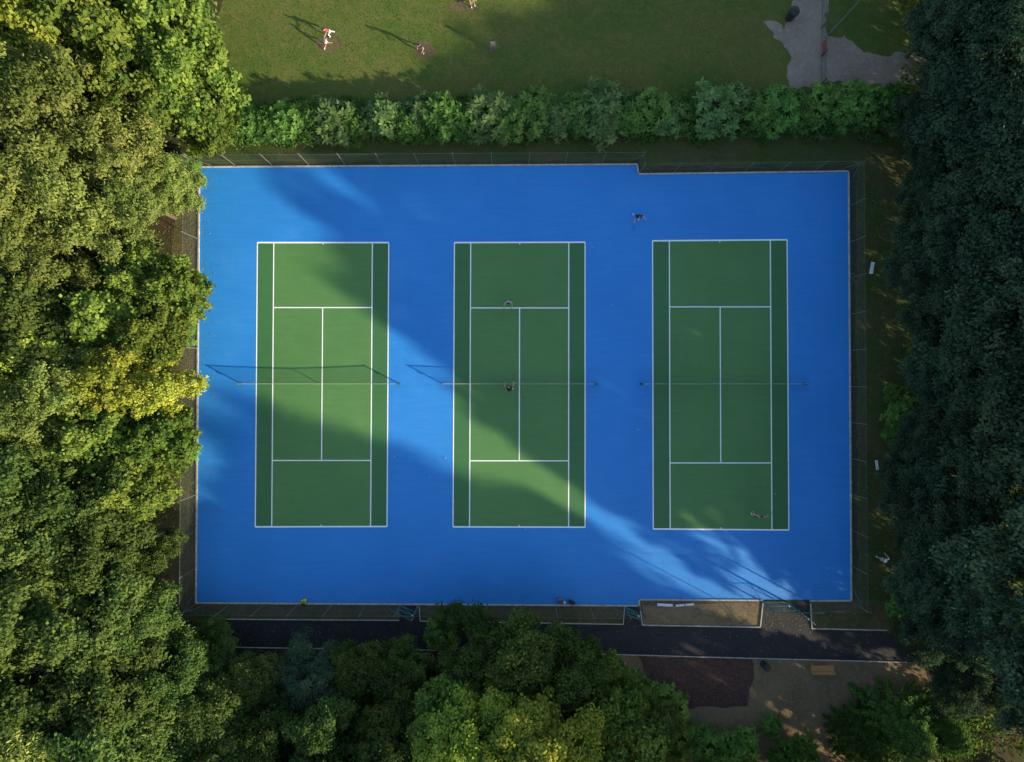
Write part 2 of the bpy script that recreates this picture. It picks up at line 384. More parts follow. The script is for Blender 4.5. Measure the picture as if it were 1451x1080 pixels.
def tree_mesh(name,seed,lmat,R=4.,H=10.,lobes=11,cl=16,lv=110,ln=.30,wd=.20,crange=(.45,.95),lobe_r=(.30,.46)):
    rng=np.random.default_rng(seed); parts=[]
    lean=rng.uniform(-.4,.4,2)
    top=Vector((lean[0],lean[1],H*.62)); tv,tf=nptube([(0,0,0),(lean[0]*.3,lean[1]*.3,H*.2),(lean[0]*.8,lean[1]*.5,H*.42),top],[.30,.22,.17,.10],8)
    parts.append((tv,tf,0,None)); CC=[];CR=[]
    g=rng.uniform(0,6.28)
    for i in range(lobes):
        if i==0: lc=np.array([lean[0],lean[1],H*.80]); lr=R*.42
        else:
            a=g+i*2.4+rng.uniform(-.5,.5); fr=math.sqrt((i)/(lobes)); rr=R*(.22+.54*fr)*rng.uniform(.75,1.25)
            z=H*(.80-.34*fr**1.6)+rng.uniform(-.12,.10)*H; lc=np.array([rr*math.cos(a),rr*math.sin(a),z]); lr=R*rng.uniform(*lobe_r)
        s0=Vector((lean[0]*.6,lean[1]*.4,H*rng.uniform(.25,.5))); e=Vector(lc); mid=(s0+e)/2+Vector((0,0,-.25))
        v,f=nptube([s0,mid,e],[.12,.08,.035],5); parts.append((v,f,0,None))
        d=unit(rng.normal(size=(cl,3))); d[:,2]=np.where(d[:,2]<-.25,-d[:,2],d[:,2])
        out=unit(lc*np.array([1,1,0])+1e-6); d=unit(d+out*.25)
        c=lc+d*lr*rng.uniform(.6,1.2,cl)[:,None]*np.array([1,1,.85])
        CC.append(c); CR.append(rng.uniform(crange[0],crange[1],cl))
        for q in c[:9]:
            v,f=nptube([e,Vector((e+Vector(q))/2)+Vector((0,0,.08)),Vector(q)],[.035,.022,.01],4); parts.append((v,f,0,None))
    CC=np.concatenate(CC);CR=np.concatenate(CR)
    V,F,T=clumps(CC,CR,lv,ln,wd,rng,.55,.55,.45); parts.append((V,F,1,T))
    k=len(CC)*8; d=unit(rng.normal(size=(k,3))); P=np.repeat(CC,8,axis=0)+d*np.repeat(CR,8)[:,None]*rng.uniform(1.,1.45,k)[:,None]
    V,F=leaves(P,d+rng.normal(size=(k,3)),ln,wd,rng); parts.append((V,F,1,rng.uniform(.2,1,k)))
    V,F,M,T=merge(parts); return quadmesh(name,V,F,[M_bark,lmat],M,T)
def conifer_mesh(name,seed,R=3.,H=7.):
    rng=np.random.default_rng(seed); parts=[]
    v,f=nptube([(0,0,0),(0,0,H*.5),(0,0,H*.97)],[.22,.12,.03],8); parts.append((v,f,0,None)); P=[];Nn=[];T=[]
    for i in range(150):
        z=H*(.06+.9*(i/150)); r=R*(1-z/H)**.75*rng.uniform(.8,1.12)+.15; a=i*2.399+rng.uniform(-.2,.2)
        e=np.array([r*math.cos(a),r*math.sin(a),z-.12*r]); s0=np.array([0,0,z+.1])
        v,f=nptube([s0,(s0+e)/2+[0,0,.1],e],[.03,.02,.008],4); parts.append((v,f,0,None))
        k=int(80+110*r/R); t=rng.uniform(.15,1.08,k)**.6; side=np.array([-math.sin(a),math.cos(a),0])
        w=(1.02-t)*.75+.12
        p=s0+(e-s0)*t[:,None]+side*(rng.uniform(-1,1,k)*w*.55)[:,None]+rng.normal(size=(k,3))*.07
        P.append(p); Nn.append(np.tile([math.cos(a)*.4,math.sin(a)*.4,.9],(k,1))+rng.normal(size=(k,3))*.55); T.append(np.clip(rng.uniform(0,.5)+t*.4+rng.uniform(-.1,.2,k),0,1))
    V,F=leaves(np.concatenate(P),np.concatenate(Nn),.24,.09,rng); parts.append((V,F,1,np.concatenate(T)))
    V,F,M,T=merge(parts); return quadmesh(name,V,F,[M_bark,L_con],M,T)
def shrub_mesh(name,seed,lmat,R=1.6,H=2.6,nr=130,lp=11,ln=.46,wd=.15):
    rng=np.random.default_rng(seed); parts=[]
    d=unit(rng.normal(size=(nr,3))); d[:,2]=np.abs(d[:,2])*1.0; lump=1+.22*np.sin(d[:,0]*5+seed)*np.cos(d[:,1]*4+seed*2)
    C=d*np.array([R,R,H*.62])*lump[:,None]*rng.uniform(.7,1.12,nr)[:,None]+np.array([0,0,H*.36])
    for i in range(0,nr,5):
        v,f=nptube([(0,0,0),Vector(C[i])*.55,Vector(C[i])],[.035,.022,.008],4); parts.append((v,f,0,None))
    ax=unit(d+np.array([0,0,.8])); k=nr*lp; A=np.repeat(ax,lp,axis=0); r=unit(rng.normal(size=(k,3))); s_=unit(r-A*np.sum(r*A,axis=1,keepdims=True))
    dirv=unit(s_+A*rng.uniform(.1,.7,k)[:,None]); nrm=unit(A-dirv*np.sum(A*dirv,axis=1,keepdims=True)+rng.normal(size=(k,3))*.12); b=np.cross(nrm,dirv)
    c0=np.repeat(C,lp,axis=0); L=(ln*rng.uniform(.7,1.2,k))[:,None]; w=wd*rng.uniform(.8,1.2,k)[:,None]
    V=np.stack([c0,c0+dirv*L*.55+b*w*.5,c0+dirv*L-A*.03,c0+dirv*L*.55-b*w*.5],axis=1).reshape(-1,3)
    parts.append((V,np.arange(4*k).reshape(-1,4),1,np.clip(np.repeat(rng.uniform(.2,1,nr),lp)+rng.uniform(-.2,.1,k),0,1)))
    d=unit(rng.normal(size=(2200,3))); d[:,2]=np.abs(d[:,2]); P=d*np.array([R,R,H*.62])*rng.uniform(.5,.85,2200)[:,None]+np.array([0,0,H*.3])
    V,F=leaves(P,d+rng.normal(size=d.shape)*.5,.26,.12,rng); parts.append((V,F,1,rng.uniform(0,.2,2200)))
    V,F,M,T=merge(parts); return quadmesh(name,V,F,[M_bark,lmat],M,T)

TM={'ash':[tree_mesh('ash_a',1,L_ash,ln=.28,wd=.14,lv=125,cl=18,crange=(.4,.95)),tree_mesh('ash_b',2,L_ash,ln=.26,wd=.14,lv=120,lobes=13,crange=(.4,.95),lobe_r=(.28,.45))],
    'syc':[tree_mesh('syc_a',3,L_syc,ln=.38,wd=.30,lv=80),tree_mesh('syc_b',4,L_syc,ln=.34,wd=.28,lv=85,lobes=13)],
    'oak':[tree_mesh('oak_a',5,L_oak,ln=.28,wd=.19,lv=110),tree_mesh('oak_b',6,L_oak,ln=.30,wd=.19,lv=100,lobes=14,lobe_r=(.26,.42))],
    'yel':[tree_mesh('yel_a',7,L_yel,ln=.30,wd=.2,lv=100,crange=(.4,.85)),tree_mesh('yel_b',8,L_yel,ln=.30,wd=.2,lv=95)],
    'cold':[tree_mesh('cold_a',9,L_cold,ln=.24,wd=.13,lv=125,lobes=13,crange=(.4,.95),lobe_r=(.28,.44)),tree_mesh('cold_b',10,L_cold,ln=.24,wd=.13,lv=125,lobes=15,crange=(.4,.95),lobe_r=(.26,.42))],
    'con':[conifer_mesh('conifer_a',12),conifer_mesh('conifer_b',13)],
    'shr':[shrub_mesh('shrub_a',14,L_hedge),shrub_mesh('shrub_b',15,L_hedge)],
    'shb':[shrub_mesh('shrub_c',16,L_hblue),shrub_mesh('shrub_d',17,L_hblue,nr=160)]}
NOM={'con':(3,7),'shr':(1.6,2.6),'shb':(1.6,2.6)}
NAME={'ash':'ash_tree','syc':'sycamore_tree','oak':'oak_tree','yel':'lime_tree','cold':'shade_tinted_tree','con':'conifer_tree','shr':'laurel_shrub','shb':'viburnum_shrub'}
cnt=0
def plant(sp,x,y,R,H):
    global cnt; cnt+=1
    n=NOM.get(sp,(4.,10.)); o=bpy.data.objects.new(NAME[sp],TM[sp][cnt%2]); o.location=(x,y,0); o.rotation_euler=(0,0,random.uniform(0,6.28))
    q=R/n[0]; o.scale=(q*random.uniform(.92,1.08),q*random.uniform(.92,1.08),H/n[1]); scene.collection.objects.link(o); return o
def T(u,v,r,H,sp):     # crown centre as surveyed in plan at crown height
    zc=H*.62; k=(CAMH-zc)/CAMH; plant(sp,(u-725.5)/SC*k,(540-v)/SC*k,r/SC*k/1.0,H)
left=[(50,30,85,13,'yel'),(140,50,80,13,'syc'),(235,30,75,11,'syc'),(265,110,65,10,'syc'),(200,120,60,11,'syc'),(290,168,46,6.5,'syc'),(40,120,70,14,'ash'),(100,170,75,14,'ash'),(175,215,65,12,'ash'),
(30,250,80,14,'ash'),(110,280,70,13,'ash'),(190,280,55,10,'ash'),(235,255,42,8,'ash'),(60,350,65,11,'ash'),(140,345,46,6,'oak'),(15,410,60,12,'oak'),(195,395,50,8,'syc'),(250,415,46,8,'syc'),(80,430,50,7,'oak'),
(150,445,55,9,'syc'),(215,475,52,8.5,'syc'),(30,510,66,11,'yel'),(100,540,60,11,'ash'),(160,545,50,10,'yel'),(225,560,48,8,'yel'),(55,600,60,12,'ash'),(130,620,60,10,'syc'),(225,625,50,8,'syc'),
(30,680,70,12,'oak'),(110,690,65,11,'oak'),(185,690,52,9,'syc'),(50,770,70,12,'oak'),(140,770,65,10,'oak'),(195,770,42,7,'oak'),(30,860,75,13,'oak'),(120,870,75,12,'oak'),(195,870,52,9,'oak'),
(60,960,80,13,'oak'),(160,960,70,11,'oak'),(50,1050,85,13,'ash'),(140,1050,75,12,'oak'),(235,950,52,8,'oak'),(225,1040,60,9,'oak'),(290,930,38,5,'oak'),(310,1010,55,7,'oak'),
(300,1080,60,8,'oak'),(365,960,42,5.5,'oak'),(390,1040,55,7,'oak'),(440,950,48,6,'cold'),(470,1020,55,8,'oak'),(510,945,42,6.5,'oak'),(545,1000,55,8,'oak'),(470,1090,60,8,'oak'),(560,1080,60,9,'oak'),(575,940,35,6,'oak'),
(665,920,50,7.5,'oak'),(735,925,58,9,'oak'),(800,950,58,8.5,'oak'),(640,1010,58,9,'syc'),(650,1055,65,11,'yel'),(720,1010,62,10,'yel'),(740,1075,75,12,'yel'),(810,1030,65,10,'yel'),(865,990,52,8,'syc'),(880,1060,60,9,'syc'),(920,1030,42,6.5,'oak')]
right=[(1345,30,55,9,'cold'),(1420,60,75,12,'cold'),(1375,125,60,9,'cold'),(1425,180,70,11,'cold'),(1345,200,50,7,'cold'),(1320,270,46,6.5,'cold'),(1390,270,70,11,'cold'),(1325,350,55,8,'cold'),(1410,370,75,11,'cold'),
(1335,430,55,8,'cold'),(1405,470,70,11,'cold'),(1350,515,55,8,'cold'),(1425,570,70,12,'cold'),(1350,600,52,8,'cold'),(1305,670,48,7,'cold'),(1375,680,68,10,'cold'),(1330,750,58,8,'cold'),(1420,770,72,12,'cold'),
(1310,825,50,7,'cold'),(1375,850,65,9,'cold'),(1330,900,50,5.5,'cold'),(1410,905,60,7.5,'cold'),(1360,970,45,4.5,'cold'),(1430,985,42,5,'cold')]
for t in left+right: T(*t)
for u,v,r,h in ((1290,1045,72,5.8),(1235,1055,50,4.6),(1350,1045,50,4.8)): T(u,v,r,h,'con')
# tall trees further back (plan position)
def TP(u,v,R,H,sp): x,y,_=W(u,v); plant(sp,x,y,R,H)
for u,v,R,H in ((1350,-60,5,12),(1350,40,5,12),(1350,130,5,12.5),(1350,220,5,13),(1350,310,5,13.5),(1345,395,5,14),(1345,480,5,15.5),(1350,560,5,17.5),(1350,640,5.4,20.5),(1345,735,5,21),(1360,815,5,20.5),(1352,886,4.2,18),
                (1480,650,6,21),(1480,480,6,18),(1460,300,6,14)): TP(u,v,R,H,'cold')
TP(1390,944,3.3,16.5,'cold')  # unseen tree, added to block sun along the upper side of the band
# low-skirted young trees closing the wood edge
for i,v in enumerate(range(60,850,38)): TP(1300+(i%3)*16,v,2.6,4.6+(i%4)*.5,'cold')
for u,v,R,H in ((1225,1058,3.4,15.8),(1130,1085,4.5,14),(1305,1085,4.0,17.6),(1310,1158,5,21.5),(1400,1172,5.5,24.3),(1220,1116,4.8,17.8),(1400,1136,4.6,20.3),(1540,1275,6,26),(1180,1190,5,19),(1250,1200,5,21),(1010,1110,4.5,12),(1080,1190,5,15)): TP(u,v,R,H,'oak')
for u,v,R,H in ((620,1100,5,10),(760,1120,5,9),(880,1120,4.5,10),(500,1100,5,10),(380,1100,5,10),(260,1100,5,11),(90,800,5,13),(80,500,5,12),(80,300,5,13)): TP(u,v,R,H,'oak')

# hedge shrubs + continuous hedge
def hedge(name,u0,v0,u1,v1,wd,h,lmat,dens=34):
    rng=np.random.default_rng(int(u0)); A=np.array(W(u0,v0)[:2]);B=np.array(W(u1,v1)[:2]); L=np.linalg.norm(B-A); m=int(L*dens)
    t=rng.uniform(0,1,m); n=np.array([-(B-A)[1],(B-A)[0]])/L; off=rng.uniform(-1,1,m)
    prof=np.sqrt(np.clip(1-off**2*.8,0,1)); bumpy=.82+.12*np.sin(t*L*1.9)+.08*np.sin(t*L*.7+1)
    z=h*prof*bumpy*rng.uniform(.35,1,m)**.35; P=A+(B-A)*t[:,None]+n*(off*wd/2*(.9+.15*np.sin(t*L*1.3)))[:,None]
    CC=np.column_stack([P,z-.15]); V,F,Tn=clumps(CC,rng.uniform(.22,.45,m),38,.22,.13,rng)
    parts=[(V,F,1,Tn)]
    for i in range(int(L/1.0)):
        q=A+(B-A)*((i+.5)/int(L)); v,f=nptube([(q[0],q[1],0),(q[0]+.1,q[1],h*.7)],[.05,.02],5); parts.append((v,f,0,None))
    V,F,M,Tn=merge(parts); link(bpy.data.objects.new(name,quadmesh(name,V,F,[M_bark,lmat],M,Tn)))
hedge('hedge',318,178,1300,166,3.9,1.6,L_hedge)
for u,v,r,h,k in ((328,165,18,1.8,'shr'),(352,172,24,2.0,'shr'),(378,176,20,1.8,'shr'),(405,170,26,2.2,'shr'),(436,164,22,2.0,'shr'),(468,168,32,2.4,'shb'),(500,178,20,1.9,'shr'),(541,164,27,2.5,'shb'),(575,175,20,2.0,'shr'),(596,160,24,2.1,'shb'),(626,165,30,2.5,'shr'),(655,172,22,2.2,'shr'),(690,161,33,2.5,'shb'),(725,170,24,2.2,'shr'),(757,158,34,2.4,'shr'),(790,165,24,2.2,'shb'),(815,160,26,2.3,'shr'),(852,158,38,2.7,'shb'),(892,166,24,2.3,'shr'),(922,156,27,2.8,'shr'),(948,166,22,2.2,'shb'),(972,158,24,2.2,'shr'),(1012,153,35,3.0,'shb'),(1050,142,22,2.4,'shb'),(1078,160,24,2.2,'shr'),(1110,154,30,2.3,'shr'),(1140,160,24,2.1,'shr'),(1165,148,28,2.3,'shr'),(1195,156,26,2.2,'shr'),(1222,148,30,2.4,'shr'),(1265,146,30,2.4,'shr')):
    T(u,v,r,h*.85,k)
for u,v,r,h in ((1000,1062,30,1.8),(1045,1068,32,2.0),(1094,1030,15,1.2),(1130,1080,34,2),(960,1050,28,2),(1285,590,26,2.2),(1282,610,22,2),(1270,560,16,1.5),(945,1000,28,2.2),(255,470,22,2),(258,640,20,2),(262,240,24,2),(300,905,26,1.8),(1280,860,20,1.6),(625,900,22,1.8),(870,960,22,1.5)):
    T(u,v,r,h,'shr')

# undergrowth mass
def undergrowth():
    rng=np.random.default_rng(77); pts=[]; zs=[]
    def reg(u0,v0,u1,v1,n,zm=1.5):
        pts.append(np.column_stack([rng.uniform(u0,u1,n),rng.uniform(v0,v1,n)])); zs.append(rng.uniform(.1,zm,n))
    reg(-60,-60,232,1130,1100); reg(232,-50,290,200,130); reg(232,930,860,1180,800); reg(860,1020,940,1150,60); reg(1275,-60,1420,880,1100,3.2); reg(1310,900,1450,1150,200); reg(1000,1090,1330,1250,200)
    p=np.concatenate(pts); C=np.column_stack([(p[:,0]-725.5)/SC,(540-p[:,1])/SC,np.concatenate(zs)])
    V,F,Tn=clumps(C,rng.uniform(.5,1.2,len(C)),34,.30,.19,rng)
    link(bpy.data.objects.new('undergrowth',quadmesh('undergrowth',V,F,[L_oak],None,Tn)))
undergrowth()

# grass tufts
def tufts():
    rng=np.random.default_rng(8); P=[]
    def reg(u0,v0,u1,v1,n): P.append(np.column_stack([rng.uniform(u0,u1,n),rng.uniform(v0,v1,n)]))
    reg(300,-60,1080,125,26000); reg(1190,-40,1310,45,3000); reg(262,196,1290,228,16000); reg(1215,240,1280,890,9000); reg(235,240,274,870,3500); reg(285,859,560,875,1500); reg(600,862,880,879,1500); reg(912,855,1074,884,600); reg(1155,857,1250,888,900)
    p=np.concatenate(P); n=len(p); C=np.column_stack([(p[:,0]-725.5)/SC,(540-p[:,1])/SC,np.full(n,.04)])
    V,F=leaves(C,rng.normal(size=(n,3))*[1,1,.6],.11,.03,rng); V[:,2]=np.maximum(V[:,2],.008)
    cl=.5+.5*np.sin(C[:,0]*1.1+np.sin(C[:,1]*1.7)*2)*np.sin(C[:,1]*.9+C[:,0]*.4)
    link(bpy.data.objects.new('grass_tufts',quadmesh('grass_tufts',V,F,[L_grass],None,np.clip(cl*.6+rng.uniform(0,.4,n),0,1))))
tufts()
def litter(name,regs,mat,ln,wd,seed):
    rng=np.random.default_rng(seed); P=[]
    for u0,v0,u1,v1,n in regs: P.append(np.column_stack([rng.uniform(u0,u1,n),rng.uniform(v0,v1,n)]))
    p=np.concatenate(P); n=len(p); C=np.column_stack([(p[:,0]-725.5)/SC,(540-p[:,1])/SC,np.full(n,.03)])
    V,F=leaves(C,rng.normal(size=(n,3))*.25+[0,0,1],ln,wd,rng); V[:,2]+=.03; link(bpy.data.objects.new(name,quadmesh(name,V,F,[mat])))
litter('bark_chips',[(912,934,1062,998,9000)],plain('bark_chip',(.14,.08,.06),.9,0,.6,5),.09,.04,3)
litter('fallen_leaves',[(1068,942,1290,1080,2500),(225,240,280,870,2500),(1210,250,1275,900,1200),(290,880,1250,930,500),(285,835,1200,852,260),(286,240,305,850,200),(600,858,1250,888,700),(1080,640,1200,850,160)],plain('dry_leaf',(.24,.17,.07),.9,0,.5,5),.09,.06,4)

# ------------------------------------------------------------------ furniture and small things
def bench(u,v,rot):
    x,y,_=W(u,v); E=empty('park_bench',(x,y,0)); E.rotation_euler.z=rot
    mb=MB()
    for i in range(4): mb.box((0,-.17+.115*i,.45),(1.9,.095,.035),0)
    mb.obj('seat',[M_wood],E); mb=MB(); R=Matrix.Rotation(rad(-12),3,'X')
    for i in range(3): mb.box((0,.27+.03*i,.56+.13*i),(1.9,.03,.1),0,R=R)
    mb.obj('backrest',[M_wood],E)
    for k,xx in enumerate((-.75,.75)):
        mb=MB(); mb.box((xx,-.18,.215),(.06,.06,.43),0); mb.box((xx,.22,.43),(.06,.055,.86),0,R=Matrix.Rotation(rad(-8),3,'X')); mb.box((xx,0,.41),(.05,.36,.04),0); mb.box((xx,.0,.66),(.06,.46,.035),0); mb.box((xx,-.2,.55),(.045,.045,.2),0)
        mb.obj('leg_%d'%(k+1),[M_wood],E)
bench(1162,944,math.pi); bench(870,938,math.pi); bench(601,931,math.pi)
def bin_(u,v,name='litter_bin',r=.3,h=.95):
    x,y,_=W(u,v); E=empty(name,(x,y,0)); mb=MB()
    mb.tube([(0,0,0),(0,0,.08),(0,0,h*.8)],[r*.8,r*.85,r],0,20); mb.tube([(0,0,h*.8),(0,0,h*.84)],[r*1.08,r*1.08],0,20); mb.obj('bin_body',[M_dark],E)
    mb=MB()
    for k in range(4):
        t=k*math.pi/2+.4; mb.box((r*.85*math.cos(t),r*.85*math.sin(t),h*.9),(.05,.05,h*.14),0,t)
    mb.tube([(0,0,h*.97),(0,0,h),(0,0,h+.09)],[r*1.08,r*1.08,r*.3],0,20); mb.obj('bin_hood',[M_dark],E)
bin_(1081,940); bin_(1118,26,'litter_bin',.4,1.15)
# lamp post
E=empty('street_lamp',W(1175,48)); mb=MB(); mb.tube([(0,0,0),(0,0,1),(0,0,1.02),(0,0,5)],[.09,.08,.055,.04],0,10); mb.tube([(0,0,5),(.1,.05,5.15),(.35,.15,5.2)],.03,0,8); mb.obj('column',[M_steel],E)
mb=MB(); mb.box((.55,.22,5.2),(.5,.2,.09),0,.4); mb.box((.55,.22,5.15),(.4,.15,.02),1,.4); mb.obj('lantern',[M_steel,M_whitep],E)
# railing by the gravel path
E=empty('metal_railing_fence',W(1164,60)); mb=MB()
a=Vector(W(1165,-40))-Vector(W(1164,60)); b=Vector(W(1162.5,120))-Vector(W(1164,60)); L=(b-a).length; n=int(L/.14)
for z in (.12,.95): mb.tube([a+Vector((0,0,z)),b+Vector((0,0,z))],.022,0,6)
for i in range(n+1):
    p=a+(b-a)*(i/n); mb.tube([p+Vector((0,0,.05)),p+Vector((0,0,1.08))],.009,0,5)
for i in range(5):
    p=a+(b-a)*(i/4); mb.box(p+Vector((0,0,.62)),(.09,.09,1.24),0)
mb.box(Vector(W(1164,72))-Vector(W(1164,60))+Vector((0.02,0,.6)),(.05,1.1,.7),1)
mb.obj('railings',[M_gsteel,M_red],E)
# sign post on lawn
E=empty('notice_post',W(699,72)); mb=MB(); mb.box((-.16,0,.7),(.08,.08,1.4),0); mb.box((.16,0,.7),(.08,.08,1.4),0); mb.box((0,-.045,1.15),(.24,.03,.4),0); mb.box((0,0,1.43),(.42,.1,.04),0); mb.obj('post_and_board',[M_steel],E)
# bags and loose things
def bag(u,v,mat,rot=0,s=1):
    x,y,z=W(u,v,.03); E=empty('sports_bag',(x,y,z)); E.rotation_euler.z=rot; E.scale=(s,s,s)
    mb=MB(); mb.ell((0,0,.17),(.30,.17,.17),0,16,10,zmin=-.95); mb.ell((0,-.15,.13),(.17,.07,.1),0,12,8)
    mb.tube([(-.14,-.1,.28),(-.1,-.05,.42),(.1,-.05,.42),(.14,-.1,.28)],.016,1,6); mb.tube([(-.14,.1,.28),(-.1,.06,.4),(.1,.06,.4),(.14,.1,.28)],.016,1,6)
    mb.box((0,0,.345),(.42,.012,.008),1); mb.obj('bag_body',[mat,M_dark],E,True)
bag(794,850,M_greyf,.3,1.1); bag(810,852,M_dark,-.4); bag(431,851,M_yel,.5); bag(799,854,M_whitep,1.2,.6); bag(430,855,M_dark,1.5,.7)
def board(name,u,v,L,Wd,rot,mat=M_whitep):
    x,y,_=W(u,v); mb=MB(); 
    for k in range(3): mb.box((0,(k-1)*Wd*.36,.06),(L,Wd*.33,.03),0)
    for k in (-.4,0,.4): mb.box((L*k,0,.03),(.06,Wd,.03),0)
    o=mb.obj(name,[mat]); o.location=(x,y,.01); o.rotation_euler.z=rot
board('white_pallet',942,857,1.3,.2,-.05); board('white_pallet',970,857,1.5,.16,.08); board('white_pallet',1235,380,1.0,.28,1.4); board('white_pallet',1242,659,.8,.2,1.7)
for u,v in ((839,351),(904,609),(559,647),(745,750),(609,676),(1020,748),(631,649),(868,432),(1098,700)):
    x,y,_=W(u,v); mb=MB(); mb.ell((0,0,0),(.035,.035,.035),0,12,8); o=mb.obj('tennis_ball',[M_ballc],None,True); o.location=(x,y,.075)

# ------------------------------------------------------------------ people
SK=plain('skin',(.48,.28,.19),.6,0,.05); HAIR=plain('dark_hair',(.025,.018,.014),.7); SHOE=plain('white_shoe',(.6,.6,.6),.6); EYE=plain('eye',(.02,.02,.02),.3); LIP=plain('lips',(.35,.13,.11),.5)
def person(name,u,v,head,shirt,legs_,base=.034,lean=10,larm=None,rarm=None,lleg=None,rleg=None,racket=False,hair=HAIR,scale=1,long_legs=False,shoe=None):
    x,y,_=W(u,v); shoe=shoe or SHOE
    # joints: x right, y forward, z up
    lleg=lleg or ((-.02,.06,-.42),(-.03,-.05,-.41)); rleg=rleg or ((.02,.06,-.42),(.03,-.05,-.41))
    larm=larm or ((-.06,.02,-.28),(-.02,.08,-.24)); rarm=rarm or ((.06,.02,-.28),(.02,.08,-.24))
    low=min(lleg[0][2]+lleg[1][2],rleg[0][2]+rleg[1][2]); ph=.09-low
    R=Matrix.Rotation(-rad(lean),3,'X')
    J={};rd={}
    def put(k,p,r): J[k]=Vector(p); rd[k]=r
    pel=Vector((0,0,ph)); put('pel',pel,(.15,.11))
    up=lambda a: pel+R@Vector(a)
    put('waist',up((0,0,.18)),(.135,.10)); put('chest',up((0,0,.40)),(.165,.115)); put('neckb',up((0,0,.51)),(.075,.07)); put('neck',up((0,.015,.58)),(.055,.055)); put('hd',up((0,.03,.66)),(.05,.05))
    edges=[('pel','waist','w'),('waist','chest','s'),('chest','neckb','s'),('neckb','neck','k'),('neck','hd','k')]
    for sd,sx,arm,leg in (('l',-1,larm,lleg),('r',1,rarm,rleg)):
        sh=up((sx*.185,0,.455)); put(sd+'sh',sh,(.062,.062)); el=sh+Vector(arm[0]); wr=el+Vector(arm[1]); mid=sh.lerp(el,.5)
        put(sd+'um',mid,(.052,.052)); put(sd+'el',el,(.042,.042)); put(sd+'wr',wr,(.028,.024)); d=Vector(arm[1]).normalized(); pa=wr+d*.07; put(sd+'pa',pa,(.034,.018))
        edges+=[('chest',sd+'sh','s'),(sd+'sh',sd+'um','s'),(sd+'um',sd+'el','k'),(sd+'el',sd+'wr','k'),(sd+'wr',sd+'pa','k')]
        side=d.cross(Vector((0,0,1))); side=side.normalized() if side.length>.1 else Vector((0,1,0)); curl=side.cross(d)*(-1)
        for q,(o,l) in enumerate(((-.028,.07),(-.01,.08),(.01,.075),(.028,.06))):
            f1=pa+side*o+d*.035; f2=f1+d*l*.5+curl*l*.2; f3=f2+d*l*.25+curl*l*.45
            put(f'{sd}f{q}a',f1,(.0095,.0095)); put(f'{sd}f{q}b',f2,(.0085,.0085)); put(f'{sd}f{q}c',f3,(.0075,.0075))
            edges+=[(sd+'pa',f'{sd}f{q}a','k'),(f'{sd}f{q}a',f'{sd}f{q}b','k'),(f'{sd}f{q}b',f'{sd}f{q}c','k')]
        t1=wr+d*.03+side*-.045; put(sd+'t1',t1,(.011,.011)); put(sd+'t2',t1+d*.045+curl*.03,(.009,.009)); edges+=[(sd+'wr',sd+'t1','k'),(sd+'t1',sd+'t2','k')]
        hp=pel+Vector((sx*.095,0,-.04)); kn=hp+Vector(leg[0]); an=kn+Vector(leg[1]); an_z=an.z
        put(sd+'hp',hp,(.098,.098)); put(sd+'th',hp.lerp(kn,.55),(.080,.080)); put(sd+'kn',kn,(.056,.058)); put(sd+'ca',kn.lerp(an,.35)+Vector((0,-.015,0)),(.055,.055)); put(sd+'an',an,(.036,.038))
        put(sd+'he',an+Vector((0,-.03,-.045)),(.036,.036)); put(sd+'to',an+Vector((sx*.02,.15,-.055)),(.040,.028))
        edges+=[('pel',sd+'hp','p'),(sd+'hp',sd+'th','p'),(sd+'th',sd+'kn','p' if long_legs else 'k'),(sd+'kn',sd+'ca','p' if long_legs else 'k'),(sd+'ca',sd+'an','p' if long_legs else 'o'),(sd+'an',sd+'he','o'),(sd+'an',sd+'to','o')]
    dz=.09-min(J['lan'].z,J['ran'].z)
    for k in J: J[k].z+=dz
    keys=list(J); idx={k:i for i,k in enumerate(keys)}
    me=bpy.data.meshes.new('sk'); me.from_pydata([J[k] for k in keys],[(idx[a],idx[b]) for a,b,_ in edges],[])
    ob=bpy.data.objects.new('sk',me); scene.collection.objects.link(ob)
    mo=ob.modifiers.new('s','SKIN'); mo.use_smooth_shade=True
    sv=me.skin_vertices[0].data if me.skin_vertices else None
    if sv:
        for k in keys: sv[idx[k]].radius=rd[k]; sv[idx[k]].use_root=(k=='pel')
    ss=ob.modifiers.new('u','SUBSURF'); ss.levels=1; ss.render_levels=1
    dg=bpy.context.evaluated_depsgraph_get(); bm_=bpy.data.meshes.new_from_object(ob.evaluated_get(dg)); bpy.data.objects.remove(ob)
    bm_.name='body'; bm_.materials.clear()
    for m in (SK,shirt,legs_,shoe): bm_.materials.append(m)
    code={'k':0,'s':1,'p':2,'o':3,'w':9}; segs=[(J[a],J[b],code[c]) for a,b,c in edges]
    for p in bm_.polygons:
        c=p.center; best=9;bi=0
        for a,b,m in segs:
            ab=b-a; t=max(0,min(1,(c-a).dot(ab)/max(ab.length_squared,1e-9))); dd=(c-(a+ab*t)).length
            if dd<best: best=dd;bi=m if m!=9 else (1 if t>.3 else 2)
        p.material_index=bi; p.use_smooth=True
    E=empty(name,(x,y,base)); E.rotation_euler.z=head; E.scale=(scale,)*3
    body=bpy.data.objects.new('body',bm_); link(body,E)
    hc=J['hd']+R@Vector((0,.02,.045)); mb=MB(); RH=Matrix.Rotation(-rad(lean*.5+8),3,'X')
    o=lambda a: hc+RH@Vector(a)
    mb.ell(hc,(.075,.092,.118),0,18,14,RH); mb.ell(o((0,.035,-.06)),(.05,.05,.05),0,12,8,RH)
    mb.ell(o((0,.094,-.012)),(.013,.02,.022),0,8,6,RH); mb.ell(o((0,.085,-.055)),(.025,.01,.007),3,8,6,RH)
